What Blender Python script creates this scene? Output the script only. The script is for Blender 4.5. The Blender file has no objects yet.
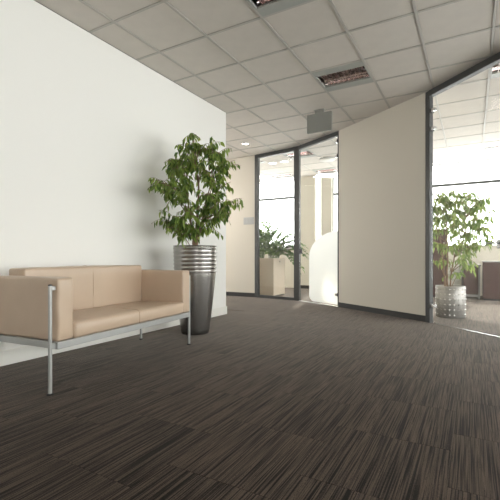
import bpy, bmesh, math, random
from mathutils import Vector, Matrix
random.seed(7)
R = math.radians
SC = bpy.context.scene
COL = SC.collection

# ------------------------------------------------------------------ camera, sky, sun, exposure
YAW = 29.53
EYE = 0.839
H = 2.963                                   # ceiling height
cam_data = bpy.data.cameras.new('camera')
cam_data.sensor_width = 36
cam_data.lens = 392.5 / 500 * 36
cam_data.shift_y = 7 / 500
cam_data.clip_start = 0.05
cam = bpy.data.objects.new('camera', cam_data)
COL.objects.link(cam)
cam.location = (0, 0, EYE)
cam.rotation_euler = (R(90), 0, R(YAW))
SC.camera = cam

world = bpy.data.worlds.new('sky')
SC.world = world
world.use_nodes = True
bg = world.node_tree.nodes['Background']
bg.inputs['Color'].default_value = (1.0, 0.99, 0.975, 1)
bg.inputs['Strength'].default_value = 7.0

sun_d = bpy.data.lights.new('sun', 'SUN')
sun_d.energy = 5.0
sun_d.color = (1.0, 0.88, 0.72)
sun_d.angle = R(1.5)
sun = bpy.data.objects.new('sun', sun_d)
COL.objects.link(sun)
sun.rotation_euler = (R(-54), 0, R(14))     # 36 degrees high, shining in through the far windows

vs = SC.view_settings
vs.view_transform = 'Standard'
vs.look = 'None'
vs.gamma = 1
vs.use_curve_mapping = False
vs.exposure = 0.42


def portal(loc, rot, sx, sy):               # tells the renderer where the windows are
    l = bpy.data.lights.new('window_portal', 'AREA')
    l.shape = 'RECTANGLE'
    l.size, l.size_y = sx, sy
    l.cycles.is_portal = True
    o = bpy.data.objects.new('window_portal', l)
    COL.objects.link(o)
    o.location = loc
    o.rotation_euler = rot


# ------------------------------------------------------------------ materials
MATS = {}


def principled(name, col, rough=.6, metal=0., noise=None, bump=None, spec=None, coat=0.):
    m = bpy.data.materials.new(name)
    m.use_nodes = True
    nt = m.node_tree
    b = nt.nodes['Principled BSDF']
    b.inputs['Base Color'].default_value = (*col, 1)
    b.inputs['Roughness'].default_value = rough
    b.inputs['Metallic'].default_value = metal
    if spec is not None:
        b.inputs['Specular IOR Level'].default_value = spec
    if coat:
        b.inputs['Coat Weight'].default_value = coat
    tc = nt.nodes.new('ShaderNodeTexCoord')
    if noise:                                # (scale xyz, second colour, detail)
        mp = nt.nodes.new('ShaderNodeMapping')
        mp.inputs['Scale'].default_value = noise[0]
        n = nt.nodes.new('ShaderNodeTexNoise')
        n.inputs['Scale'].default_value = 1
        n.inputs['Detail'].default_value = noise[2]
        mx = nt.nodes.new('ShaderNodeMix')
        mx.data_type = 'RGBA'
        mx.inputs[6].default_value = (*col, 1)
        mx.inputs[7].default_value = (*noise[1], 1)
        rp = nt.nodes.new('ShaderNodeValToRGB')
        rp.color_ramp.elements[0].position = .35
        rp.color_ramp.elements[1].position = .65
        nt.links.new(tc.outputs['Object'], mp.inputs[0])
        nt.links.new(mp.outputs[0], n.inputs['Vector'])
        nt.links.new(n.outputs['Fac'], rp.inputs[0])
        nt.links.new(rp.outputs[0], mx.inputs[0])
        nt.links.new(mx.outputs[2], b.inputs['Base Color'])
    if bump:                                 # (scale, strength)
        n2 = nt.nodes.new('ShaderNodeTexNoise')
        n2.inputs['Scale'].default_value = bump[0]
        n2.inputs['Detail'].default_value = 3
        bp = nt.nodes.new('ShaderNodeBump')
        bp.inputs['Strength'].default_value = bump[1]
        bp.inputs['Distance'].default_value = .01
        nt.links.new(tc.outputs['Object'], n2.inputs['Vector'])
        nt.links.new(n2.outputs['Fac'], bp.inputs['Height'])
        nt.links.new(bp.outputs[0], b.inputs['Normal'])
    MATS[name] = m
    return m


def clear_glass(name, tint=(.97, .98, .97), refl=1.0):
    m = bpy.data.materials.new(name)
    m.use_nodes = True
    nt = m.node_tree
    nt.nodes.clear()
    out = nt.nodes.new('ShaderNodeOutputMaterial')
    tr = nt.nodes.new('ShaderNodeBsdfTransparent')
    tr.inputs[0].default_value = (*tint, 1)
    gl = nt.nodes.new('ShaderNodeBsdfGlossy')
    gl.inputs['Roughness'].default_value = 0.0
    ge = nt.nodes.new('ShaderNodeNewGeometry')      # Schlick reflection, the same from both faces

    def mth(op, i0, v1):
        n = nt.nodes.new('ShaderNodeMath')
        n.operation = op
        nt.links.new(i0, n.inputs[0])
        n.inputs[1].default_value = v1
        return n.outputs[0]
    dt = nt.nodes.new('ShaderNodeVectorMath')
    dt.operation = 'DOT_PRODUCT'
    nt.links.new(ge.outputs['Incoming'], dt.inputs[0])
    nt.links.new(ge.outputs['Normal'], dt.inputs[1])
    c = mth('ABSOLUTE', dt.outputs['Value'], 0)
    c = mth('MULTIPLY_ADD', c, -1)
    c.node.inputs[2].default_value = 1
    c = mth('POWER', c, 5)
    fr = mth('MULTIPLY_ADD', c, .96).node
    fr.inputs[2].default_value = .04
    mx = nt.nodes.new('ShaderNodeMixShader')
    nt.links.new(fr.outputs[0], mx.inputs[0])
    nt.links.new(tr.outputs[0], mx.inputs[1])
    nt.links.new(gl.outputs[0], mx.inputs[2])
    nt.links.new(mx.outputs[0], out.inputs[0])
    MATS[name] = m


def leaf_mat(name, c1, c2, trans):
    m = bpy.data.materials.new(name)
    m.use_nodes = True
    nt = m.node_tree
    b = nt.nodes['Principled BSDF']
    b.inputs['Roughness'].default_value = .38
    out = nt.nodes['Material Output']
    ge = nt.nodes.new('ShaderNodeNewGeometry')
    mx = nt.nodes.new('ShaderNodeMix')
    mx.data_type = 'RGBA'
    mx.inputs[6].default_value = (*c1, 1)
    mx.inputs[7].default_value = (*c2, 1)
    nt.links.new(ge.outputs['Random Per Island'], mx.inputs[0])
    nt.links.new(mx.outputs[2], b.inputs['Base Color'])
    t = nt.nodes.new('ShaderNodeBsdfTranslucent')
    hs = nt.nodes.new('ShaderNodeHueSaturation')
    hs.inputs['Value'].default_value = 2.2
    hs.inputs['Hue'].default_value = .48
    nt.links.new(mx.outputs[2], hs.inputs['Color'])
    nt.links.new(hs.outputs[0], t.inputs[0])
    ms = nt.nodes.new('ShaderNodeMixShader')
    ms.inputs[0].default_value = trans
    nt.links.new(b.outputs[0], ms.inputs[1])
    nt.links.new(t.outputs[0], ms.inputs[2])
    nt.links.new(ms.outputs[0], out.inputs[0])
    MATS[name] = m


def carpet_mat():
    m = bpy.data.materials.new('carpet')
    m.use_nodes = True
    nt = m.node_tree
    b = nt.nodes['Principled BSDF']
    b.inputs['Roughness'].default_value = .8
    b.inputs['Specular IOR Level'].default_value = .15
    b.inputs['Sheen Weight'].default_value = .42
    b.inputs['Sheen Tint'].default_value = (.90, .80, .72, 1)
    b.inputs['Sheen Roughness'].default_value = .22
    tc = nt.nodes.new('ShaderNodeTexCoord')
    oi = nt.nodes.new('ShaderNodeObjectInfo')
    mul = nt.nodes.new('ShaderNodeMath')
    mul.operation = 'MULTIPLY'
    mul.inputs[1].default_value = 37.0
    nt.links.new(oi.outputs['Random'], mul.inputs[0])
    add = nt.nodes.new('ShaderNodeVectorMath')
    add.operation = 'ADD'
    nt.links.new(tc.outputs['Object'], add.inputs[0])
    nt.links.new(mul.outputs[0], add.inputs[1])

    def stripe(sx, sy, detail):
        mp = nt.nodes.new('ShaderNodeMapping')
        mp.inputs['Scale'].default_value = (sx, sy, 1)
        n = nt.nodes.new('ShaderNodeTexNoise')
        n.inputs['Scale'].default_value = 1
        n.inputs['Detail'].default_value = detail
        nt.links.new(add.outputs[0], mp.inputs[0])
        nt.links.new(mp.outputs[0], n.inputs['Vector'])
        return n.outputs['Fac']
    fine = stripe(175, 2.4, 2.0)
    broad = stripe(34, 1.4, 1.0)
    yarn = stripe(330, 260, 1.0)
    a = nt.nodes.new('ShaderNodeMath'); a.operation = 'MULTIPLY_ADD'
    nt.links.new(broad, a.inputs[0]); a.inputs[1].default_value = .40
    fm = nt.nodes.new('ShaderNodeMath'); fm.operation = 'MULTIPLY'
    nt.links.new(fine, fm.inputs[0]); fm.inputs[1].default_value = 1.3
    nt.links.new(fm.outputs[0], a.inputs[2])
    a2 = nt.nodes.new('ShaderNodeMath'); a2.operation = 'MULTIPLY_ADD'
    nt.links.new(yarn, a2.inputs[0]); a2.inputs[1].default_value = .35
    nt.links.new(a.outputs[0], a2.inputs[2])
    a3 = nt.nodes.new('ShaderNodeMath'); a3.operation = 'MULTIPLY_ADD'
    nt.links.new(oi.outputs['Random'], a3.inputs[0]); a3.inputs[1].default_value = .06
    nt.links.new(a2.outputs[0], a3.inputs[2])
    rp = nt.nodes.new('ShaderNodeValToRGB')
    e = rp.color_ramp.elements
    e[0].position, e[0].color = .84, (.010, .0078, .0068, 1)
    e[1].position, e[1].color = 1.40, (.118, .087, .068, 1)
    mid = e.new(1.08); mid.color = (.019, .0135, .0108, 1)
    nt.links.new(a3.outputs[0], rp.inputs[0])
    # ramp input is 0..1, so rescale
    sc = nt.nodes.new('ShaderNodeMapRange')
    sc.inputs['From Min'].default_value = .89
    sc.inputs['From Max'].default_value = 1.28
    nt.links.new(a3.outputs[0], sc.inputs[0])
    e[0].position = .06
    mid.position = .50
    e[-1].position = .98
    nt.links.new(sc.outputs[0], rp.inputs[0])
    nt.links.new(rp.outputs[0], b.inputs['Base Color'])
    bp = nt.nodes.new('ShaderNodeBump')
    bp.inputs['Strength'].default_value = .35
    bp.inputs['Distance'].default_value = .004
    nt.links.new(a2.outputs[0], bp.inputs['Height'])
    nt.links.new(bp.outputs[0], b.inputs['Normal'])
    MATS['carpet'] = m


principled('wall_white', (.88, .872, .85), .75, bump=(60, .03))
principled('wall_cream', (.70, .65, .565), .7, bump=(60, .03))
principled('skirting_white', (.83, .82, .775), .5)
principled('skirting_dark', (.045, .043, .042), .5)
principled('tile', (.70, .653, .60), .9, noise=((7, 7, 7), (.67, .625, .575), 4), bump=(160, .10))
principled('tbar', (.50, .475, .44), .55)
principled('slab', (.35, .34, .33), .9)
principled('steel_dark', (.07, .071, .07), .5, metal=.2)
principled('steel_grey', (.42, .425, .42), .42, metal=.55)
principled('chrome', (.72, .72, .72), .22, metal=1.)
principled('black_plastic', (.015, .015, .016), .5)
principled('leather', (.53, .405, .302), .34, noise=((5, 5, 5), (.50, .38, .282), 3), bump=(230, .05))
principled('stitch', (.40, .27, .18), .6)
principled('pot_steel', (.42, .405, .39), .27, metal=.95, noise=((2, 2, 60), (.36, .348, .335), 3))
principled('soil', (.06, .042, .03), .95, noise=((40, 40, 40), (.14, .10, .07), 2), bump=(60, .5))
principled('bark', (.22, .135, .085), .8, noise=((30, 30, 8), (.30, .20, .14), 3), bump=(70, .4))
principled('stem_green', (.10, .16, .05), .6)
principled('lamp_grey', (.40, .41, .385), .5, metal=.1)
principled('louvre', (.86, .76, .75), .16, metal=1.)
principled('tube_white', (.82, .80, .80), .3)
principled('sign_grey', (.27, .27, .25), .5)
principled('planter_cream', (.62, .52, .41), .6)
principled('planter_steel', (.36, .345, .325), .42, metal=.4, noise=((6, 6, 40), (.32, .305, .29), 2))
principled('desk_brown', (.105, .058, .052), .5, noise=((3, 3, 25), (.085, .046, .040), 3))
principled('desk_grey', (.34, .335, .33), .5)
principled('white_lacquer', (.78, .77, .74), .45)
principled('switch_grey', (.50, .50, .49), .45)
principled('pier_cream', (.74, .70, .61), .75)
clear_glass('glass')
clear_glass('window_glass', (.95, .96, .96))
leaf_mat('ficus_leaf', (.042, .100, .020), (.235, .320, .070), .36)
leaf_mat('office_leaf', (.090, .160, .045), (.260, .340, .110), .48)
leaf_mat('zz_leaf', (.040, .100, .025), (.110, .190, .050), .35)
carpet_mat()


def frosted():
    m = bpy.data.materials.new('frosted_film')
    m.use_nodes = True
    nt = m.node_tree
    nt.nodes.clear()
    out = nt.nodes.new('ShaderNodeOutputMaterial')
    d = nt.nodes.new('ShaderNodeBsdfDiffuse'); d.inputs[0].default_value = (.92, .92, .90, 1)
    t = nt.nodes.new('ShaderNodeBsdfTranslucent'); t.inputs[0].default_value = (.95, .95, .93, 1)
    mx = nt.nodes.new('ShaderNodeMixShader'); mx.inputs[0].default_value = .68
    nt.links.new(d.outputs[0], mx.inputs[1]); nt.links.new(t.outputs[0], mx.inputs[2])
    nt.links.new(mx.outputs[0], out.inputs[0])
    MATS['frosted_film'] = m


def lit(name, col, s):
    m = bpy.data.materials.new(name)
    m.use_nodes = True
    b = m.node_tree.nodes['Principled BSDF']
    b.inputs['Emission Color'].default_value = (*col, 1)
    b.inputs['Emission Strength'].default_value = s
    MATS[name] = m


frosted()
lit('lamp_lit', (1, .95, .86), 6)
lit('fill_panel_glow', (1, .95, .88), 30)


# ------------------------------------------------------------------ mesh helpers
def add_box(bm, x0, x1, y0, y1, z0, z1, bevel=0., seg=2):
    vs_ = [bm.verts.new((x, y, z)) for z in (z0, z1) for y in (y0, y1) for x in (x0, x1)]
    fs = [(0, 2, 3, 1), (4, 5, 7, 6), (0, 1, 5, 4), (2, 6, 7, 3), (0, 4, 6, 2), (1, 3, 7, 5)]
    faces = [bm.faces.new([vs_[i] for i in f]) for f in fs]
    if bevel:
        es = list({e for f in faces for e in f.edges})
        bmesh.ops.bevel(bm, geom=es, offset=bevel, segments=seg, profile=.5, affect='EDGES')


def add_tube(bm, pts, r, n=8, cap=True):
    pts = [Vector(p) for p in pts]
    rs = r if isinstance(r, (list, tuple)) else [r] * len(pts)
    rings = []
    up = Vector((0, 0, 1))
    prev = None
    for i, p in enumerate(pts):
        d = (pts[min(i + 1, len(pts) - 1)] - pts[max(i - 1, 0)]).normalized()
        if prev is None:
            a = d.cross(up)
            if a.length < .05:
                a = d.cross(Vector((1, 0, 0)))
        else:
            a = prev - d * prev.dot(d)
        a.normalize()
        prev = a
        b = d.cross(a)
        rings.append([bm.verts.new(p + (a * math.cos(2 * math.pi * k / n) + b * math.sin(2 * math.pi * k / n)) * rs[i]) for k in range(n)])
    for q in range(len(rings) - 1):
        for k in range(n):
            bm.faces.new((rings[q][k], rings[q][(k + 1) % n], rings[q + 1][(k + 1) % n], rings[q + 1][k]))
    if cap:
        bm.faces.new(rings[0][::-1]); bm.faces.new(rings[-1])


def add_lathe(bm, prof, n=48, c=(0, 0)):
    rings = []
    for r, z in prof:
        if r < 1e-5:
            rings.append([bm.verts.new((c[0], c[1], z))])
        else:
            rings.append([bm.verts.new((c[0] + r * math.cos(2 * math.pi * k / n), c[1] + r * math.sin(2 * math.pi * k / n), z)) for k in range(n)])
    for a, b in zip(rings, rings[1:]):
        for k in range(n):
            k2 = (k + 1) % n
            if len(a) == 1 and len(b) > 1:
                bm.faces.new((a[0], b[k], b[k2]))
            elif len(b) == 1 and len(a) > 1:
                bm.faces.new((a[k], a[k2], b[0]))
            elif len(a) > 1:
                bm.faces.new((a[k], a[k2], b[k2], b[k]))


def mesh_of(name, bm, mat, smooth=False):
    bmesh.ops.recalc_face_normals(bm, faces=bm.faces)
    me = bpy.data.meshes.new(name)
    bm.to_mesh(me)
    bm.free()
    me.materials.append(MATS[mat])
    if smooth:
        for p in me.polygons:
            p.use_smooth = True
    return me


def obj(name, bm, mat, parent=None, smooth=False, label=None):
    me = bm if isinstance(bm, bpy.types.Mesh) else mesh_of(name, bm, mat, smooth)
    o = bpy.data.objects.new(name, me)
    COL.objects.link(o)
    if parent:
        o.parent = parent
    if label:
        o['label'] = label
    return o


def part_box(name, mat, parent, *dims, bevel=0., label=None):
    bm = bmesh.new()
    add_box(bm, *dims, bevel=bevel)
    return obj(name, bm, mat, parent, label=label)


def thing(name, label, cat, loc=(0, 0, 0), rz=0., group=None, kind=None):
    o = bpy.data.objects.new(name, None)
    o.empty_display_size = .1
    COL.objects.link(o)
    o.location = loc
    o.rotation_euler = (0, 0, rz)
    return tag(o, label, cat, group, kind)


def tag(o, label, cat, group=None, kind=None):
    o['label'] = label
    o['category'] = cat
    if group:
        o['group'] = group
    if kind:
        o['kind'] = kind
    return o


def dup(root, loc, label, rz=None):
    r = root.copy()
    COL.objects.link(r)
    r.location = loc
    if rz is not None:
        r.rotation_euler = (0, 0, rz)
    r['label'] = label
    for ch in list(root.children):
        c = ch.copy(); COL.objects.link(c); c.parent = r
        for g in list(ch.children):
            d = g.copy(); COL.objects.link(d); d.parent = c
    return r


def structure(name, label, cat, mat, boxes, bevel=0.):
    bm = bmesh.new()
    for b in boxes:
        add_box(bm, *b, bevel=bevel)
    return tag(obj(name, bm, mat), label, cat, kind='structure')


# ------------------------------------------------------------------ the room shell
WX = -3.156            # face of the sofa wall
WY = 4.854             # where the sofa wall ends
YB = 7.19              # back wall of the side passage
YE = 9.86              # window wall of the offices
XR = 4.8               # window wall on the right
XL = -7.0
P0 = Vector((-3.90, 7.19))
P1 = Vector((-2.935, 7.03))
P2 = Vector((-1.945, 6.50))
P3 = Vector((-0.485, 5.53))
P4 = Vector((0.335, 4.775))
P5 = Vector((1.05, 3.95))
P6 = Vector((1.75, 2.85))
P7 = Vector((2.30, 1.55))
P8 = Vector((2.65, 0.10))
P9 = Vector((2.75, -3.00))

floor = structure('floor', 'dark brown striped carpet tile floor of the office hall', 'floor', 'carpet', [(XL - .2, XR + .2, -3.2, YE + .2, -.16, -.004)])
bm = bmesh.new()
add_box(bm, -.2498, .2498, -.2498, .2498, -.004, 0, bevel=.0004, seg=1)
tile_me = mesh_of('carpet_tile', bm, 'carpet')
for i in range(-10, 6):
    for j in range(0, 20):
        x, y = i * .5 + .17, j * .5 + .35 + (i * .19) % .5
        if x < WX + .25 and y < WY + .30:
            continue
        if x - .25 < WX and y - .25 < WY:
            continue
        if y > 9.6:
            continue
        d = -x * math.sin(R(YAW)) + y * math.cos(R(YAW))
        q = x * math.cos(R(YAW)) + y * math.sin(R(YAW))
        if d < .7 or abs(q) / d > .85:
            continue
        t = obj('carpet_tile', tile_me, 'carpet', floor)
        t.location = (x, y, 0)

structure('wall_left', 'plain white painted wall behind the beige sofa', 'wall', 'wall_white', [(XL, WX, -3.0, WY, 0, H)])
structure('baseboard_left', 'low white skirting along the foot of the white sofa wall', 'skirting', 'skirting_white', [(WX, WX + .012, -3.0, WY + .012, 0, .115)], bevel=.002)
structure('wall_back', 'cream wall at the end of the hall left of the fixed glass pane', 'wall', 'wall_cream', [(XL, P0.x, YB, YB + .1, 0, H)])
structure('baseboard_back', 'black skirting below the cream end wall', 'skirting', 'skirting_dark', [(XL, P0.x - .02, YB - .012, YB, 0, .085)], bevel=.002)
structure('wall_side', 'white wall closing the side passage and office on the far left', 'wall', 'wall_white',
          [(XL - .1, XL, WY, 6.2, 0, H), (XL - .1, XL, 7.15, YE, 0, H), (XL - .1, XL, 6.2, 7.15, 0, .1)])
w = thing('window_9', 'tall window at the end of the side passage', 'window', (XL - .05, 6.675, .1), kind='structure')
part_box('window_pane', 'window_glass', w, -.004, .004, -.46, .46, .02, H - .12)
for s_ in (-1, 1):
    part_box('window_jamb', 'steel_grey', w, -.03, .03, min(s_ * .475, s_ * .435), max(s_ * .475, s_ * .435), 0, H - .1, bevel=.003)
part_box('window_sill', 'white_lacquer', w, -.03, .10, -.435, .435, 0, .03)
portal((XL - .2, 6.675, (.1 + H) / 2), (0, R(-90), 0), H - .1, .95)
structure('wall_rear', 'white wall behind the viewer', 'wall', 'wall_white', [(WX, P9.x, -3.1, -3.0, 0, H)])

# window wall of the offices: parapet, piers, then windows with a transom
SILL = 1.07
piers = [(XL, -6.6), (-4.05, -3.60), (-3.44, -3.15), (-1.95, -1.55), (2.3, 2.7), (XR - .15, XR)]
structure('wall_front', 'pale cream window wall of the offices with piers and parapet', 'wall', 'pier_cream',
          [(XL, XR, YE, YE + .16, 0, SILL)] + [(a, b, YE - .04, YE + .16, SILL, H) for a, b in piers] + [(a, b, YE - .04, YE, 0, SILL) for a, b in piers])
structure('baseboard_front', 'dark skirting along the foot of the office window wall', 'skirting', 'skirting_dark', [(a - .005, b + .005, YE - .052, YE - .04, 0, .085) for a, b in piers[1:-1]])
spans = [(piers[k][1], piers[k + 1][0]) for k in range(5)]
wl = ['far office window seen through the fixed pane above the cream planter', 'narrow strip window between two cream piers behind the glass door',
      'office window right of the narrow pier behind the frosted door', 'wide office window above the brown cabinets and ficus', 'office window at the far right end of the window wall']
for k, (a, b) in enumerate(spans):
    w = thing('window_%d' % (k + 1), wl[k], 'window', ((a + b) / 2, YE + .06, SILL), kind='structure')
    hw = (b - a) / 2
    hh = H - SILL
    part_box('window_pane', 'window_glass', w, -hw + .02, hw - .02, -.004, .004, .02, hh - .02)
    fw = .035 if hw > .3 else .012
    part_box('window_jamb', 'steel_grey', w, -hw, -hw + fw, -.03, .03, 0, hh, bevel=.003)
    part_box('window_jamb', 'steel_grey', w, hw - fw, hw, -.03, .03, 0, hh, bevel=.003)
    part_box('window_sill', 'white_lacquer', w, -hw, hw, -.10, .03, 0, .03, bevel=.004)
    part_box('window_head', 'steel_grey', w, -hw + fw, hw - fw, -.03, .03, hh - .03, hh, bevel=.003)
    if hw > .3:
        part_box('transom', 'steel_dark', w, -hw + fw, hw - fw, -.03, .03, 2.465 - SILL - .028, 2.465 - SILL + .028, bevel=.003)
    portal(((a + b) / 2, YE + .2, (SILL + H) / 2), (R(-90), 0, 0), b - a, hh)

# right window wall of the offices (outside the picture, where the daylight comes from)
structure('wall_right', 'pale window wall on the right of the offices', 'wall', 'pier_cream',
          [(XR, XR + .16, -3.0, YE, 0, .2)] + [(XR, XR + .16, a, b, .2, H) for a, b in ((-3.0, .5), (1.55, 1.8), (4.2, 4.45), (6.85, 7.1), (YE - .25, YE))])
for k, (a, b) in enumerate([(.5, 1.55), (1.8, 4.2), (4.45, 6.85), (7.1, YE - .25)]):
    w = thing('window_%d' % (k + 16), ['tall right side window nearest the viewer', 'second tall right side window', 'third one of the tall right side windows', 'tall right side window next to the far corner'][k], 'window', (XR + .06, (a + b) / 2, .2), kind='structure')
    hw, hh = (b - a) / 2, H - .2
    part_box('window_pane', 'window_glass', w, -.004, .004, -hw + .02, hw - .02, .02, hh - .02)
    for s in (-1, 1):
        part_box('window_jamb', 'steel_grey', w, -.03, .03, min(s * hw, s * (hw - .04)), max(s * hw, s * (hw - .04)), 0, hh, bevel=.003)
    part_box('transom', 'steel_dark', w, -.03, .03, -hw + .04, hw - .04, 2.24, 2.29, bevel=.003)
    part_box('window_sill', 'white_lacquer', w, -.10, .03, -hw + .04, hw - .04, 0, .03)
    portal((XR + .2, (a + b) / 2, (.2 + H) / 2), (0, R(90), 0), hh, b - a)

# ------------------------------------------------------------------ ceiling: slab, bars, tiles
OX, OY, T = -2.827, 2.485, .6
ceiling = structure('ceiling', 'suspended ceiling of square beige acoustic tiles', 'ceiling', 'slab', [(XL - .2, XR + .2, -3.2, YE + .2, H + .17, H + .25)])
lamp_cells = {(2, 0): None, (2, 3): None, (-1, 8): None, (-1, 11): None, (-3, 8): None, (-3, 11): None, (5, 10): None, (5, 4): None, (2, 7): None, (-5, 5): None}
bar_me = {}
i0, i1 = -7, 12
j0, j1 = -9, 12


def bar(name, dims):
    part_box(name, 'tbar', ceiling, *dims)


for i in range(i0, i1 + 1):
    x = OX + T * i
    y0 = -3.0 if x > WX else WY
    if XL < x < XR:
        bar('ceiling_bar', (x - .012, x + .012, y0, YE, H, H + .03))
for j in range(j0, j1 + 1):
    y = OY + T * j
    x0 = WX if y < WY else XL
    bar('ceiling_bar', (x0, XR, y - .012, y + .012, H + .0005, H + .028))
bm = bmesh.new()
add_box(bm, -.2885, .2885, -.2885, .2885, 0, .015, bevel=.004, seg=1)
ct_me = mesh_of('ceiling_tile', bm, 'tile')
rest = bmesh.new()
for i in range(i0, i1 + 1):
    for j in range(j0, j1 + 1):
        if (i, j) in lamp_cells:
            continue
        xa, xb = OX + T * i, OX + T * (i + 1)
        ya, yb = OY + T * j, OY + T * (j + 1)
        xa2, xb2, ya2, yb2 = max(xa, XL), min(xb, XR), max(ya, -3.0), min(yb, YE)
        if (ya + yb) / 2 < WY and xb > WX:
            xa2 = max(xa2, WX)
        elif (ya + yb) / 2 < WY:
            continue
        if xa >= WX - .6 and xa < WX and ya < WY < yb:
            pass
        if xb2 - xa2 < .03 or yb2 - ya2 < .03:
            continue
        cx, cy = (xa + xb) / 2, (ya + yb) / 2
        d = -cx * math.sin(R(YAW)) + cy * math.cos(R(YAW))
        q = cx * math.cos(R(YAW)) + cy * math.sin(R(YAW))
        near = d > 2.0 and abs(q) / d < .85
        full = (xa2, xb2, ya2, yb2) == (xa, xb, ya, yb)
        if near and full:
            t = obj('ceiling_tile', ct_me, 'tile', ceiling)
            t.location = (cx, cy, H + .006 + random.uniform(-.0006, .0006))
        else:
            dims = (xa2 + .0115 * (xa2 == xa), xb2 - .0115 * (xb2 == xb), ya2 + .0115 * (ya2 == ya), yb2 - .0115 * (yb2 == yb), H + .006, H + .021)
            if near:
                part_box('ceiling_tile', 'tile', ceiling, *dims)
            else:
                add_box(rest, *dims)
o = obj('ceiling_tile_field', rest, 'tile', ceiling)
o['kind'] = 'stuff'


# ------------------------------------------------------------------ ceiling lights
def make_luminaire():
    t = thing('ceiling_light', 'x', 'ceiling light', group='square louvre lights set into the ceiling')
    bm = bmesh.new()
    a, oy = .2885, .165
    add_box(bm, -a, a, -a, -oy, -.002, .02, bevel=.002, seg=1)
    add_box(bm, -a, a, oy, a, -.002, .02, bevel=.002, seg=1)
    add_box(bm, -a, -a + .012, -oy, oy, -.002, .02)
    add_box(bm, a - .012, a, -oy, oy, -.002, .02)
    obj('frame', bm, 'lamp_grey', t)
    bm = bmesh.new()                          # reflector trough: two curved channels
    for s in (-1, 1):
        c = s * oy / 2
        prof = [(c + oy / 2 * math.cos(math.pi * k / 12), .02 + .085 * math.sin(math.pi * k / 12)) for k in range(13)]
        vv = [[bm.verts.new((x, y, z)) for (y, z) in prof] for x in (-a + .012, a - .012)]
        for k in range(12):
            bm.faces.new((vv[0][k], vv[0][k + 1], vv[1][k + 1], vv[1][k]))
    obj('reflector', bm, 'louvre', t, smooth=True)
    bm = bmesh.new()
    add_box(bm, -a + .012, a - .012, -.006, .006, -.001, .05)
    obj('divider', bm, 'louvre', t)
    bm = bmesh.new()
    xs = 9
    add_box(bm, -.0012, .0012, -oy, -.006, 0, .045)
    add_box(bm, -.0012, .0012, .006, oy, 0, .045)
    # blades are V shaped: wider at the top edge
    for v in bm.verts:
        if v.co.z > .04:
            v.co.x *= 9
    bl = mesh_of('louvre_blade', bm, 'louvre')
    for k in range(xs - 1):
        b = obj('louvre_blade', bl, 'louvre', t)
        b.location.x = -a + .012 + (2 * a - .024) * (k + 1) / xs
    for s in (-1, 1):
        bm = bmesh.new()
        add_tube(bm, [(-a + .02, s * oy / 2, .072), (a - .02, s * oy / 2, .072)], .012, 10)
        obj('lamp_tube', bm, 'tube_white', t, smooth=True)
    return t


lamp_labels = {(2, 0): 'louvre ceiling light cut by the top edge of the picture', (2, 3): 'pinkish louvre ceiling light nearest the top right above the cream panel',
               (-1, 8): 'louvre ceiling light seen at the top of the glass door', (-1, 11): 'louvre ceiling light near the piers behind the glass door',
               (-3, 8): 'louvre ceiling light at the top left of the fixed glass pane', (-3, 11): 'louvre ceiling light just above the window behind the fixed pane',
               (5, 10): 'louvre ceiling light above the right office window', (5, 4): 'louvre ceiling light over the right office beside the glass wall', (2, 7): 'louvre ceiling light hidden behind the cream panel'}
L0 = make_luminaire()
first = True
for (i, j), lab in lamp_labels.items():
    loc = (OX + T * (i + .5), OY + T * (j + .5), H)
    if first:
        L0.location = loc
        L0['label'] = lab
        first = False
    else:
        dup(L0, loc, lab)


def downlight(loc, label):
    t = thing('downlight', label, 'ceiling light', loc, group='round recessed downlights')
    bm = bmesh.new()
    add_lathe(bm, [(.062, .004), (.085, .002), (.09, -.003), (.085, -.008), (.070, -.006), (.060, .003)], 32)
    obj('trim_ring', bm, 'chrome', t, smooth=True)
    bm = bmesh.new()
    add_lathe(bm, [(0, .002), (.035, .0015), (.061, .003), (.061, .006), (0, .006)], 24)
    obj('lamp', bm, 'lamp_lit', t, smooth=True)


downlight((-3.72, 6.385, H + .002), 'bright round downlight in the ceiling above the cream end wall')
downlight((-3.93, 7.98, H + .002), 'left round downlight of the pair seen through the fixed glass')
downlight((-3.64, 7.98, H + .002), 'right round downlight of the pair seen through the fixed glass')

t = thing('fill_panel', 'added fill light panel out of view in the side passage', 'ceiling light', (-5.527, 5.785, H))  # out of view, added to brighten the end wall and the far floor
bm = bmesh.new()
for d_ in ((-.2885, .2885, -.2885, -.26), (-.2885, .2885, .26, .2885), (-.2885, -.26, -.26, .26), (.26, .2885, -.26, .26)):
    add_box(bm, *d_, -.004, .015)
obj('frame', bm, 'lamp_grey', t)
part_box('diffuser', 'fill_panel_glow', t, -.26, .26, -.26, .26, -.001, .01)

# round smoke detector in the office ceiling
t = thing('ceiling_disc', 'pale round ceiling disc behind the glass door', 'ceiling disc', (-2.73, 8.2, H))
bm = bmesh.new()
add_lathe(bm, [(0, -.05), (.10, -.05), (.15, -.04), (.16, -.028)], 32)
obj('cover', bm, 'white_lacquer', t, smooth=True)
bm = bmesh.new()
add_lathe(bm, [(.16, -.028), (.165, -.02), (.165, 0), (.15, .004)], 32)
obj('base_ring', bm, 'switch_grey', t, smooth=True)

# grey plate hung from the ceiling
t = thing('ceiling_sign', 'blank grey plate hanging from the ceiling before the glass door', 'sign', (-1.925, 5.44, H))
part_box('panel', 'sign_grey', t, -.185, .185, -.022, .022, -.315, -.045, bevel=.006)
part_box('hanger', 'sign_grey', t, -.065, .065, -.016, .016, -.05, 0, bevel=.004)
part_box('ceiling_mount', 'lamp_grey', t, -.075, .075, -.03, .03, -.006, .004, bevel=.002)


# ------------------------------------------------------------------ curved glass partition
def seg(a, b):
    d = b - a
    return (a.x, a.y, 0), math.atan2(d.y, d.x), d.length


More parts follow.
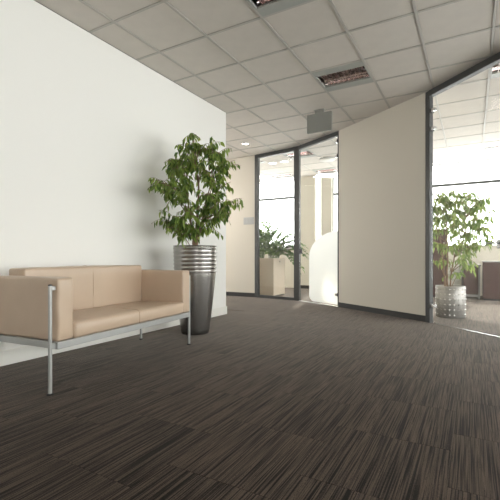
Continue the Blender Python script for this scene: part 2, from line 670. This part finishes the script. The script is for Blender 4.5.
def hinge(parent, x, z, s=1):
    h = part_box('hinge', 'chrome', parent, min(x, x + s * .075), max(x, x + s * .075), -.022, .022, z - .02, z + .02, bevel=.004)
    part_box('hinge_pin', 'steel_dark', h, min(x, x + s * .022), max(x, x + s * .022), -.030, .030, z - .027, z + .027, bevel=.004)


def fixed_pane(name, a, b, label, post0=.085, post1=None, top=.075, bottom=.055):
    loc, ang, L = seg(a, b)
    w = thing(name, label, 'glass partition', loc, ang, kind='structure')
    part_box('glass_pane', 'glass', w, post0 * .5, L - .02, -.005, .005, bottom * .5, H - top * .5)
    part_box('post', 'steel_dark', w, -post0 * .5, post0 * .5, -.035, .035, 0, H, bevel=.004)
    if post1:
        part_box('post', 'steel_dark', w, L - post1 * .5, L + post1 * .5, -.035, .035, 0, H, bevel=.004)
    part_box('top_rail', 'steel_dark', w, post0 * .5, L - (post1 or .02) * .5, -.03, .03, H - top, H - .001, bevel=.004)
    part_box('bottom_rail', 'steel_dark', w, post0 * .5, L - (post1 or .02) * .5, -.03, .03, 0, bottom, bevel=.004)
    return w


fixed_pane('window_10', P0, P1, 'tall fixed glass pane in a dark steel frame before the cream planter', .085, .115)

# glass door with the frosted film
loc, ang, L = seg(P1, P2)
d1 = thing('door_1', 'frameless glass door with a rounded white frosted film', 'door', loc, ang, kind='structure')
g = part_box('glass_leaf', 'glass', d1, .065, L - .022, -.005, .005, .012, H - .085)
part_box('top_rail', 'steel_dark', d1, .058, L - .02, -.03, .03, H - .075, H - .001, bevel=.004)
part_box('side_post', 'steel_dark', d1, L - .022, L + .01, -.03, .03, 0, H, bevel=.004)
part_box('threshold', 'steel_grey', d1, .058, L - .02, -.02, .02, 0, .006)


def film_outline(x0, x1, z0, z1, r_top, r_bot):
    pts = [(x1, z0)]
    pts.append((x1, z1))
    for k in range(0, 17):
        a = math.pi / 2 * k / 16
        pts.append((x0 + (x1 - x0) * (1 - math.sin(a)) if False else x1 - (x1 - x0) * math.sin(a), z1 - r_top * (1 - math.cos(a))))
    for k in range(0, 9):
        a = math.pi / 2 * k / 8
        pts.append((x0 + r_bot * (1 - math.cos(a)), z0 + r_bot * (1 - math.sin(a))))
    return pts


bm = bmesh.new()
FX0 = .355
out = film_outline(FX0, L - .03, .03, 1.285, .44, .12)
seen = []
for p in out:
    if not seen or (Vector(p) - Vector(seen[-1])).length > 1e-4:
        seen.append(p)
va = [bm.verts.new((x, -.0075, z)) for x, z in seen]
vb = [bm.verts.new((x, -.0055, z)) for x, z in seen]
bm.faces.new(va)
bm.faces.new(vb[::-1])
for k in range(len(va)):
    k2 = (k + 1) % len(va)
    bm.faces.new((va[k], vb[k], vb[k2], va[k2]))
obj('frosted_film', bm, 'frosted_film', d1, label='white frosted film with a rounded shoulder')
for z in (2.80, 2.55):
    hinge(d1, L - .02, z, -1)
hinge(d1, L - .02, .20, -1)
lk = part_box('lock_case', 'steel_dark', d1, .062, .115, -.028, .028, .90, 1.0, bevel=.004)
bm = bmesh.new()
add_tube(bm, [(.09, -.02, .95), (.09, -.06, .95), (.10, -.068, .95), (.20, -.068, .95)], .010, 10)
obj('door_handle', bm, 'steel_dark', lk, smooth=True)

# cream wall panel
loc, ang, L = seg(P2, P3)
panel = thing('wall_partition', 'plain cream wall panel between the two glass doors', 'wall', loc, ang, kind='structure')
part_box('wall_panel', 'wall_cream', panel, .012, L - .035, -.030, .030, .08, H - .002, bevel=.003)
bb = thing('baseboard_partition', 'black skirting below the cream wall panel', 'skirting', loc, ang, kind='structure')
part_box('skirting_board', 'skirting_dark', bb, .012, L - .035, -.024, .024, 0, .08, bevel=.002)

# second glass door
loc, ang, L = seg(P3, P4)
d2 = thing('door_2', 'clear glass door on steel hinges at the right before the ficus', 'door', loc, ang, kind='structure')
part_box('side_post', 'steel_dark', d2, -.032, .038, -.03, .03, 0, H, bevel=.004)
part_box('glass_leaf', 'glass', d2, .05, L - .03, -.005, .005, .012, H - .085)
part_box('top_rail', 'steel_dark', d2, .038, L - .03, -.04, .04, H - .075, H - .001, bevel=.004)
part_box('threshold', 'chrome', d2, .038, L - .03, -.012, .012, 0, .005)
for z in (2.705, 2.47, .215):
    hinge(d2, .036, z, 1)
lk = part_box('lock_case', 'chrome', d2, L - .13, L - .035, -.03, .03, .93, 1.02, bevel=.005)
bm = bmesh.new()
add_tube(bm, [(L - .09, -.02, .985), (L - .09, -.06, .985), (L - .10, -.066, .985), (L - .22, -.066, .985)], .010, 10)
obj('door_handle', bm, 'steel_grey', lk, smooth=True)
for k, (a, b) in enumerate([(P4, P5), (P5, P6), (P6, P7), (P7, P8), (P8, P9)]):
    fixed_pane('window_%d' % (11 + k), a, b, ['fixed glass pane to the right of the second glass door', 'second fixed pane along the curved glass wall on the right', 'third fixed pane along the curved glass wall on the right',
                                             'fourth fixed pane along the curved glass wall on the right', 'last long pane of the glass wall beside the viewer'][k], .07)


# ------------------------------------------------------------------ sofa
def cushion(x0, x1, y0, y1, z0, z1, bev, crown=0., seed=0, sub=2):
    """soft upholstered block: rounded edges, gently crowned faces, faint puckers"""
    bm = bmesh.new()
    nx, ny, nz = 9, 7, 5
    add_box(bm, x0, x1, y0, y1, z0, z1)
    bmesh.ops.bevel(bm, geom=list(bm.edges), offset=bev, segments=3, profile=.5, affect='EDGES')
    bmesh.ops.subdivide_edges(bm, edges=[e for e in bm.edges if e.calc_length() > bev * 2.5], cuts=7, use_grid_fill=True)
    rnd = random.Random(seed)
    ph = [rnd.uniform(0, 6.28) for _ in range(6)]
    for v in bm.verts:
        u = (v.co.x - x0) / (x1 - x0); w = (v.co.y - y0) / (y1 - y0); t = (v.co.z - z0) / (z1 - z0)
        bu, bw, bt = 4 * u * (1 - u), 4 * w * (1 - w), 4 * t * (1 - t)
        if t > .98: v.co.z += crown * bu * bw
        if w < .02: v.co.y -= crown * .5 * bu * bt
        if w > .98: v.co.y += crown * .5 * bu * bt
        a = .0016
        v.co.x += a * math.sin(31 * v.co.z + 9 * v.co.y + ph[0])
        v.co.y += a * math.sin(23 * v.co.x + 27 * v.co.z + ph[1])
        v.co.z += a * math.sin(19 * v.co.x + 14 * v.co.y + ph[2])
    return bm


SA = R(4.9)
sofa = thing('sofa', 'beige leather two seat sofa on a grey steel frame', 'sofa', (-2.2067, 1.510, 0), R(90) + SA)
# local axes: x along the sofa (away from the viewer), y towards the wall
LEN, DEP = 1.455, .66
obj('arm', cushion(0, .122, 0, DEP, .318, .708, .016, .004, 1), 'leather', sofa, smooth=True)
obj('arm', cushion(LEN - .114, LEN, 0, DEP, .318, .712, .016, .004, 2), 'leather', sofa, smooth=True)
mid = LEN / 2
SX0, SX1 = .118, LEN - .110
bm = cushion(SX0, SX1, -.010, .50, .317, .424, .024, .012, 4)
for v in bm.verts:                            # the seat dips towards the back
    v.co.z -= max(0, v.co.y) * .02 if v.co.z > .38 else 0
seat = obj('seat_cushion', bm, 'leather', sofa, smooth=True)
bm = cushion(SX0 + .004, SX1 - .004, .475, .650, .34, .760, .016, .006, 8)
back = obj('back_cushion', bm, 'leather', sofa, smooth=True)
bm = bmesh.new()
add_tube(bm, [(mid, -.0145, .325), (mid, -.0165, .37), (mid, -.0145, .405), (mid, -.006, .420), (mid, .014, .4285), (mid, .10, .4315), (mid, .25, .431), (mid, .40, .423), (mid, .48, .416)], .0016, 6)
obj('seam', bm, 'stitch', seat, smooth=True)
bm = bmesh.new()
add_tube(bm, [(mid, .4735, .42), (mid, .4712, .55), (mid, .4720, .70), (mid, .4755, .748), (mid, .490, .7605), (mid, .56, .7665), (mid, .63, .7615)], .0016, 6)
obj('seam', bm, 'stitch', back, smooth=True)
bm = bmesh.new()
RZ0, RZ1 = .272, .316
add_box(bm, 0, LEN, .002, .040, RZ0, RZ1, bevel=.003)
obj('front_rail', bm, 'steel_grey', sofa)
bm = bmesh.new()
add_box(bm, 0, LEN, DEP - .04, DEP, RZ0, RZ1, bevel=.003)
obj('rear_rail', bm, 'steel_grey', sofa)
for x in (0, LEN - .04):
    part_box('side_rail', 'steel_grey', sofa, x, x + .04, .04, DEP - .04, RZ0, RZ1, bevel=.003)
part_box('seat_board', 'black_plastic', sofa, .04, LEN - .04, .04, DEP - .04, .285, .312)
for x, s in ((-.030, 1), (LEN + .030, -1)):
    for y in (.030, DEP - .05):
        bm = bmesh.new()
        add_tube(bm, [(x, y, .008), (x, y, .668)], .0115, 14)
        lg = obj('leg', bm, 'steel_grey', sofa, smooth=False)
        bm = bmesh.new()
        add_lathe(bm, [(0, 0), (.021, 0), (.021, .006), (.014, .010), (0, .010)], 20, (x, y))
        obj('foot', bm, 'black_plastic', lg)
        bm = bmesh.new()
        add_lathe(bm, [(.0118, .664), (.0118, .671), (0, .673)], 14, (x, y))
        obj('leg_cap', bm, 'black_plastic', lg)
        xa, xb = sorted((x, x + s * .042))
        part_box('arm_bracket', 'steel_grey', lg, xa, xb, y - .010, y + .010, .635, .660, bevel=.002)
        part_box('rail_bracket', 'steel_grey', lg, xa, xb, y - .010, y + .010, RZ0 + .004, RZ1 - .004, bevel=.002)


# ------------------------------------------------------------------ plants
def add_leaf(V, F, base, direction, length, width, droop, roll):
    d = direction.normalized()
    side = d.cross(Vector((0, 0, 1)))
    if side.length < .05:
        side = Vector((1, 0, 0))
    side.normalize()
    side = Matrix.Rotation(roll, 3, d) @ side
    up = side.cross(d)
    n = len(V)
    fold = width * .16
    dn = Vector((0, 0, -1))
    c = [base, base + d * length * .38 + dn * droop * length * .10, base + d * length * .72 + dn * droop * length * .30, base + d * length + dn * droop * length * .60]
    V += [c[0],
          c[1] + side * width * .48 + up * fold, c[1], c[1] - side * width * .48 + up * fold,
          c[2] + side * width * .34 + up * fold * .6, c[2], c[2] - side * width * .34 + up * fold * .6,
          c[3]]
    F += [(n, n + 1, n + 2), (n, n + 2, n + 3), (n + 1, n + 4, n + 5, n + 2), (n + 2, n + 5, n + 6, n + 3), (n + 4, n + 7, n + 5), (n + 5, n + 7, n + 6)]


def foliage(name, V, F, mat, parent):
    me = bpy.data.meshes.new(name)
    me.from_pydata([tuple(v) for v in V], [], F)
    me.materials.append(MATS[mat])
    o = bpy.data.objects.new(name, me)
    COL.objects.link(o)
    o.parent = parent
    o['kind'] = 'stuff'
    return o


def bez(a, b, c, n):
    return [a * (1 - t) ** 2 + b * 2 * t * (1 - t) + c * t * t for t in [k / n for k in range(n + 1)]]


CR = Vector((math.cos(R(YAW)), math.sin(R(YAW)), 0))      # two horizontal axes the crown is laid out on
CF = Vector((-math.sin(R(YAW)), math.cos(R(YAW)), 0))


def ficus(parent, trunks, limbs, leafmat, llen, seed, spread=.11, per=20, twig_r=.0022):
    rnd = random.Random(seed)
    for k, tr in enumerate(trunks):
        bm = bmesh.new()
        pts = [Vector(p) for p in tr['pts']]
        fine = []
        for q in range(len(pts) - 1):
            for s in range(4):
                f = s / 4
                fine.append(pts[q].lerp(pts[q + 1], f) + Vector((rnd.uniform(-.004, .004), rnd.uniform(-.004, .004), 0)))
        fine.append(pts[-1])
        rr = [tr['r'] * (1 - .62 * i / (len(fine) - 1)) for i in range(len(fine))]
        add_tube(bm, fine, rr, 8)
        obj('trunk', bm, 'bark', parent, smooth=True)
    bmt = bmesh.new()
    V, F = [], []
    for (a, f, z, dens) in limbs:               # a: across, f: depth, z: height of the clump centre
        tip = CR * a + CF * f + Vector((0, 0, z))
        best = None
        for tr in trunks:
            for p in tr['pts']:
                p = Vector(p)
                if p.z < z - .08:
                    sc = (p - tip).length + .25 * abs((z - p.z) - .3)
                    if best is None or sc < best[0]:
                        best = (sc, p)
        root = best[1] if best else Vector(trunks[0]['pts'][1])
        midp = root.lerp(tip, .55) + Vector((0, 0, .10))
        path = bez(root, midp, tip, 8)
        add_tube(bmt, path, [.0065 * (1 - .7 * i / 8) for i in range(9)], 5)
        tw = []
        nt = max(4, int(9 * dens))
        for k in range(nt):
            s = path[rnd.randint(4, 8)]
            ang = rnd.uniform(0, 2 * math.pi)
            out = Vector((math.cos(ang), math.sin(ang), rnd.uniform(-.7, .9)))
            ln = spread * rnd.uniform(.7, 1.5)
            e = s + out * ln + Vector((0, 0, -.3 * ln))
            m = s.lerp(e, .5) + Vector((0, 0, .35 * ln))
            tp = bez(s, m, e, 6)
            add_tube(bmt, tp, twig_r, 3, cap=False)
            tw.append(tp)
        tw.append(path[4:])
        for tp in tw:
            nl = max(3, int(per * rnd.uniform(.7, 1.2) / 2))
            for q in range(nl):
                fpos = .25 + .75 * q / nl
                x = fpos * (len(tp) - 1)
                i = min(int(x), len(tp) - 2)
                b = tp[i].lerp(tp[i + 1], x - i)
                td = (tp[i + 1] - tp[i]).normalized()
                sd = td.cross(Vector((0, 0, 1)))
                if sd.length < .1:
                    sd = Vector((1, 0, 0))
                sd.normalize()
                s = 1 if q % 2 else -1
                dr = td * .5 + sd * s * rnd.uniform(.4, 1.0) + Vector((rnd.uniform(-.3, .3), rnd.uniform(-.3, .3), rnd.uniform(-1.9, -.3)))
                l = llen * rnd.uniform(.7, 1.2)
                add_leaf(V, F, b, dr, l, l * rnd.uniform(.40, .52), rnd.uniform(.1, .6), rnd.uniform(-1.4, 1.4))
    obj('branches', bmt, 'bark', parent, smooth=True)['kind'] = 'stuff'
    foliage('leaves', V, F, leafmat, parent)


# tall steel pot beside the sofa
POT = (-2.665, 3.475, 0)
pot = thing('steel_planter', 'tall tapered steel planter with ringed collar beside the sofa', 'planter', POT)
prof = [(0, 0), (.140, 0), (.150, .006)]
for k in range(1, 15):
    z = .006 + .66 * k / 14
    prof.append((.150 + .078 * (k / 14) ** .85, z))
zz = .672
while zz < .93:
    r = .228 + (zz - .67) * .035
    prof += [(r, zz), (r + .0050, zz + .003), (r + .0054, zz + .010), (r + .0010, zz + .0145), (r - .001, zz + .020), (r, zz + .039)]
    zz += .042
prof += [(.238, .957), (.240, .962), (.232, .962), (.228, .93), (.222, .90)]
bm = bmesh.new()
add_lathe(bm, prof, 72)
o = obj('pot_shell', bm, 'pot_steel', pot, smooth=True)
bm = bmesh.new()
add_lathe(bm, [(.223, .915), (.16, .93), (.08, .935), (0, .938)], 32)
obj('soil', bm, 'soil', pot, smooth=True)

tree = thing('ficus_tree', 'leafy weeping fig with slim trunks in the tall steel planter', 'plant', (POT[0], POT[1], .93))
# height values below are above the soil; crown about 1.3 m tall
S = 4.35 / 392.5                               # metres per picture pixel at the tree


def clump(u, v, f, dens=1.):
    return ((u - 196) * S * (.89 if u < 196 else .96), f, .839 + (257 - v + 5) * S - .93, dens)


limbs = []
for u, v, f, dn in [(193, 141, 0, .7), (198, 150, .08, .8), (188, 156, -.05, .8), (205, 152, .1, .7), (214, 153, -.05, .9), (222, 158, .08, .8),
                    (180, 165, .1, .9), (170, 170, -.06, .9), (165, 177, .05, .8), (176, 180, -.12, .9), (190, 168, -.15, .9), (201, 165, .15, .9), (211, 168, -.15, 1), (222, 170, .05, .9), (229, 175, -.05, .8),
                    (158, 190, .0, .9), (166, 194, -.14, .9), (162, 200, .1, .7), (177, 194, .15, .9), (186, 186, -.2, .8), (211, 184, .2, .9), (222, 186, -.15, .9), (233, 187, .05, .9), (206, 178, .0, .7),
                    (172, 206, .05, .7), (183, 204, -.15, .8), (194, 208, .2, .6), (210, 204, -.18, .8), (220, 202, .15, .9), (226, 207, -.05, .9), (236, 210, .0, .9), (232, 217, .12, .8), (218, 214, -.1, .7),
                    (166, 227, .0, .9), (176, 226, -.12, 1), (185, 229, .12, .8), (180, 236, .05, .7), (170, 235, -.1, .6), (192, 222, -.18, .7), (205, 222, .18, .7), (214, 226, -.1, .9), (226, 220, .02, .8), (209, 234, .1, .6), (198, 236, -.15, .5), (183, 242, -.05, .4)]:
    limbs.append(clump(u, v, f - (.16 if u < 185 else .04), dn))
trunks = [dict(r=.016, pts=[(0, 0, -.06), (.005, .003, .12), (.02, .005, .30), (.035, .01, .50), (.03, .02, .72), (.0, .0, .95), (-.02, 0, 1.14)]),
          dict(r=.013, pts=[(-.018, -.01, -.06), (-.02, -.012, .10), (-.045, -.02, .30), (-.07, -.03, .50), (-.09, -.04, .72), (-.07, -.03, .95)]),
          dict(r=.012, pts=[(.018, .008, -.06), (.02, .01, .10), (.05, .03, .26), (.10, .05, .45), (.15, .07, .68), (.17, .10, .92)])]
ficus(tree, trunks, limbs, 'ficus_leaf', .070, 3, spread=.125, per=13)

# ficus behind the second glass door
PP = Vector((-.27, 6.195, 0))
pl = thing('stud_planter', 'round silver planter covered in rows of small studs', 'planter', PP)
bm = bmesh.new()
RP, HP = .190, .435
add_lathe(bm, [(0, 0), (RP - .004, 0), (RP, .004), (RP, HP - .004), (RP - .004, HP), (RP - .014, HP), (RP - .014, HP - .06)], 56)
obj('pot_shell', bm, 'planter_steel', pl, smooth=True)
bm = bmesh.new()
for q in range(6):
    for k in range(20):
        a = 2 * math.pi * k / 20
        add_box_c = (math.cos(a), math.sin(a))
        z = .045 + q * .070
        c = Vector((add_box_c[0] * RP, add_box_c[1] * RP, z))
        n = Vector((add_box_c[0], add_box_c[1], 0))
        s = n.cross(Vector((0, 0, 1)))
        ring = [bm.verts.new(c + (s * math.cos(2 * math.pi * j / 6) + Vector((0, 0, 1)) * math.sin(2 * math.pi * j / 6)) * .011) for j in range(6)]
        top = bm.verts.new(c + n * .010)
        for j in range(6):
            bm.faces.new((ring[j], ring[(j + 1) % 6], top))
o = obj('studs', bm, 'chrome', pl)
o['kind'] = 'stuff'
bm = bmesh.new()
add_lathe(bm, [(RP - .014, HP - .03), (.09, HP - .018), (0, HP - .012)], 32)
obj('soil', bm, 'soil', pl, smooth=True)
tree2 = thing('ficus_tree', 'light green weeping fig behind the right glass door', 'plant', (PP.x, PP.y, HP - .02))
S2 = 5.54 / 392.5
limbs = []
for u, v, f, dn in [(437, 198, .1, .8), (443, 200, -.1, .9), (449, 197, .1, .9), (455, 205, -.1, .9), (466, 199, 0, .8), (473, 199, .1, .9), (479, 204, -.1, .8), (484, 210, 0, .7),
                    (438, 212, 0, .9), (446, 212, .15, .9), (460, 212, .15, .9), (468, 212, -.15, 1), (476, 214, .1, 1), (486, 220, .0, .8),
                    (436, 222, -.1, .8), (446, 222, -.2, .8), (456, 220, .1, .8), (465, 222, .2, .8), (474, 224, -.1, .9), (482, 228, .1, .9), (489, 232, 0, .8),
                    (438, 234, .1, .7), (450, 232, -.15, .7), (461, 236, .15, .8), (470, 238, -.15, .8), (478, 240, .1, .9), (486, 243, -.05, .9), (491, 250, .0, .6),
                    (437, 246, 0, .7), (444, 252, -.15, .6), (456, 250, .1, .6), (466, 252, -.1, .8), (475, 256, .1, .7), (463, 264, -.1, .7), (473, 268, .0, .7), (453, 264, .15, .5), (438, 264, .05, .5), (462, 276, .0, .4), (430, 205, .1, .8), (427, 220, -.1, .8), (430, 236, .1, .7), (422, 212, 0, .7)]:
    limbs.append(((u - 451) * S2, f, (.839 + (257 - v + 4) * S2 - HP + .02), dn))
trunks = [dict(r=.016, pts=[(-.035, -.02, -.05), (-.04, -.02, .15), (-.035, -.02, .35), (-.03, -.01, .6), (-.05, 0, .85), (-.05, .02, 1.05)]),
          dict(r=.013, pts=[(-.06, -.03, -.05), (-.075, -.04, .15), (-.09, -.05, .40), (-.13, -.06, .7), (-.15, -.07, .95)]),
          dict(r=.011, pts=[(0, .01, -.05), (.01, .02, .2), (.05, .04, .42), (.13, .07, .68), (.18, .10, .95)])]
ficus(tree2, trunks, limbs, 'office_leaf', .080, 11, spread=.14, per=10)

# cream planter box with arching fronds behind the fixed pane
BX0, BX1, BY0, BY1, BZ = -4.30, -3.655, 7.46, 8.04, .815
box = thing('planter_box', 'tall cream planter box behind the fixed glass pane', 'planter', ((BX0 + BX1) / 2, (BY0 + BY1) / 2, 0))
hx, hy = (BX1 - BX0) / 2, (BY1 - BY0) / 2
part_box('front_panel', 'planter_cream', box, -hx, hx, -hy, -hy + .02, .02, BZ, bevel=.003)
part_box('rear_panel', 'planter_cream', box, -hx, hx, hy - .02, hy, .02, BZ, bevel=.003)
for s in (-1, 1):
    part_box('side_panel', 'planter_cream', box, min(s * hx, s * (hx - .02)), max(s * hx, s * (hx - .02)), -hy + .021, hy - .021, .02, BZ, bevel=.003)
part_box('base', 'skirting_dark', box, -hx + .02, hx - .02, -hy + .02, hy - .02, 0, .05)
part_box('soil', 'soil', box, -hx + .02, hx - .02, -hy + .02, hy - .02, .6, BZ - .04)
lk = bmesh.new()
add_lathe(lk, [(0, -.004), (.016, -.004), (.018, 0), (.018, .006)], 16)
o = obj('lock', lk, 'steel_dark', box)
o.rotation_euler = (0, R(-90), 0)
o.location = (hx + .001, .02, BZ - .075)


def frond_plant(name, loc, label, fronds, seed, leaflen=.125, group=None):
    rnd = random.Random(seed)
    p = thing(name, label, 'plant', loc, group=group)
    for (dx, dy, dz, sag) in fronds:
        b0 = Vector((rnd.uniform(-.05, .05), rnd.uniform(-.05, .05), -.05))
        tip = Vector((dx, dy, dz))
        m = Vector((dx * .35, dy * .35, dz * .6 + sag))
        path = bez(b0, m, tip, 12)
        bm = bmesh.new()
        add_tube(bm, path, [.0075 * (1 - .7 * i / 12) for i in range(13)], 5)
        fr = obj('stem', bm, 'stem_green', p, smooth=True)
        V, F = [], []
        for q in range(11):
            x = 3.0 + q * .86
            i = min(int(x), 11)
            b = path[i].lerp(path[i + 1], min(x - i, 1))
            td = (path[i + 1] - path[i]).normalized()
            sd = td.cross(Vector((0, 0, 1)))
            sd = sd.normalized() if sd.length > .1 else Vector((1, 0, 0))
            for s in (-1, 1):
                l = leaflen * rnd.uniform(.8, 1.15) * (1 - .25 * q / 11)
                add_leaf(V, F, b, td * .7 + sd * s * .9 + Vector((0, 0, rnd.uniform(-.1, .3))), l, l * .52, .25, rnd.uniform(-1.3, 1.3))
        add_leaf(V, F, path[-1], path[-1] - path[-2], leaflen, leaflen * .45, .2, 0)
        foliage('leaflets', V, F, 'zz_leaf', fr)
    return p


rf = random.Random(21)


def fan(n, r, z0, z1, a0=0, a1=360):
    o = []
    for k in range(n):
        a = R(a0 + (a1 - a0) * (k + rf.random() * .6) / n)
        rr = r * rf.uniform(.6, 1.1)
        o.append((math.cos(a) * rr, max(-.22, math.sin(a) * rr), rf.uniform(z0, z1), rf.uniform(.05, .25)))
    return o


frond_plant('frond_plant', (-4.10, 7.78, BZ - .04), 'arching frond plant at the left of the cream planter box', fan(15, .42, .35, .85), 1)
frond_plant('frond_plant', (-3.82, 7.68, BZ - .04), 'bushy frond plant at the front right corner of the planter box', fan(15, .36, .22, .66), 2)
frond_plant('frond_plant', (-3.84, 7.90, BZ - .04), 'long frond plant arching right over the side of the planter box',
            [(.42, .10, .50, .30), (.60, .05, .34, .42), (.52, -.10, .22, .36), (.66, .10, .10, .48), (.55, .15, -.10, .55), (.70, -.12, -.18, .58), (.30, .2, .56, .25), (.12, .1, .62, .2), (.78, .02, .12, .50), (.72, -.05, .30, .45), (.48, .0, .05, .40), (.62, .12, .24, .30), (.40, -.1, .36, .28), (.58, -.02, -.22, .52), (.45, .12, -.05, .45), (.82, .08, -.02, .5)], 5)

# ------------------------------------------------------------------ office furniture behind the glass
t = thing('sideboard', 'dark brown tall cabinet behind the ficus trunk', 'cabinet', (-.62, 9.05, 0))
part_box('carcass', 'desk_brown', t, -.40, .16, 0, .42, .04, 1.42, bevel=.004)
part_box('plinth', 'skirting_dark', t, -.39, .15, .02, .40, 0, .045)
for z0, z1 in ((.05, .72), (.73, 1.41)):
    dr = part_box('door', 'desk_brown', t, -.395, .155, -.018, -.001, z0, z1, bevel=.003)
    part_box('handle', 'chrome', dr, .10, .12, -.036, -.018, (z0 + z1) / 2 - .07, (z0 + z1) / 2 + .07, bevel=.003)

t = thing('drawer_pedestal', 'small white drawer pedestal beside the brown cabinets', 'pedestal', (-.355, 9.20, 0))
part_box('carcass', 'white_lacquer', t, -.10, .12, 0, .40, .03, .70, bevel=.004)
part_box('plinth', 'skirting_dark', t, -.09, .11, .02, .38, 0, .035)
for k in range(3):
    dr = part_box('drawer', 'white_lacquer', t, -.095, .115, -.016, -.001, .04 + k * .218, .04 + k * .218 + .21, bevel=.003)
    part_box('handle', 'steel_grey', dr, -.04, .06, -.028, -.016, .14 + k * .218, .15 + k * .218, bevel=.002)

t = thing('office_desk', 'grey topped office desk with a dark brown front panel', 'desk', (-.19, 9.0, 0))
part_box('desk_top', 'desk_grey', t, -.02, .34, -.03, .60, .655, .69, bevel=.004)
part_box('front_panel', 'desk_brown', t, .0, .30, 0, .022, .09, .652, bevel=.003)
part_box('base_rail', 'desk_grey', t, .0, .30, -.004, .03, .045, .088, bevel=.003)
for x in (.0, .285):
    part_box('leg', 'desk_grey', t, x, x + .04, .0, .55, 0, .652, bevel=.003)

t = thing('filing_cabinet', 'dark brown low cabinet right of the office desk', 'cabinet', (.18, 8.85, 0))
part_box('carcass', 'desk_brown', t, 0, .75, 0, .55, .035, .735, bevel=.004)
part_box('plinth', 'skirting_dark', t, .01, .74, .02, .53, 0, .04)
part_box('cabinet_top', 'desk_grey', t, -.01, .76, -.012, .56, .736, .760, bevel=.003)
for x0, x1 in ((.005, .372), (.378, .745)):
    dr = part_box('door', 'desk_brown', t, x0, x1, -.018, -.001, .04, .73, bevel=.003)
    part_box('handle', 'chrome', dr, x1 - .05, x1 - .035, -.034, -.018, .45, .60, bevel=.003)

# ------------------------------------------------------------------ small wall fittings
t = thing('switch_plate', 'small grey switch plate on the cream end wall', 'switch', (-4.10, YB, 1.60))
part_box('plate', 'switch_grey', t, -.125, .125, -.012, 0, -.075, .075, bevel=.004)
for k in range(3):
    part_box('rocker', 'switch_grey', t, -.112 + k * .076, -.112 + k * .076 + .070, -.017, -.0121, -.05, .05, bevel=.003)
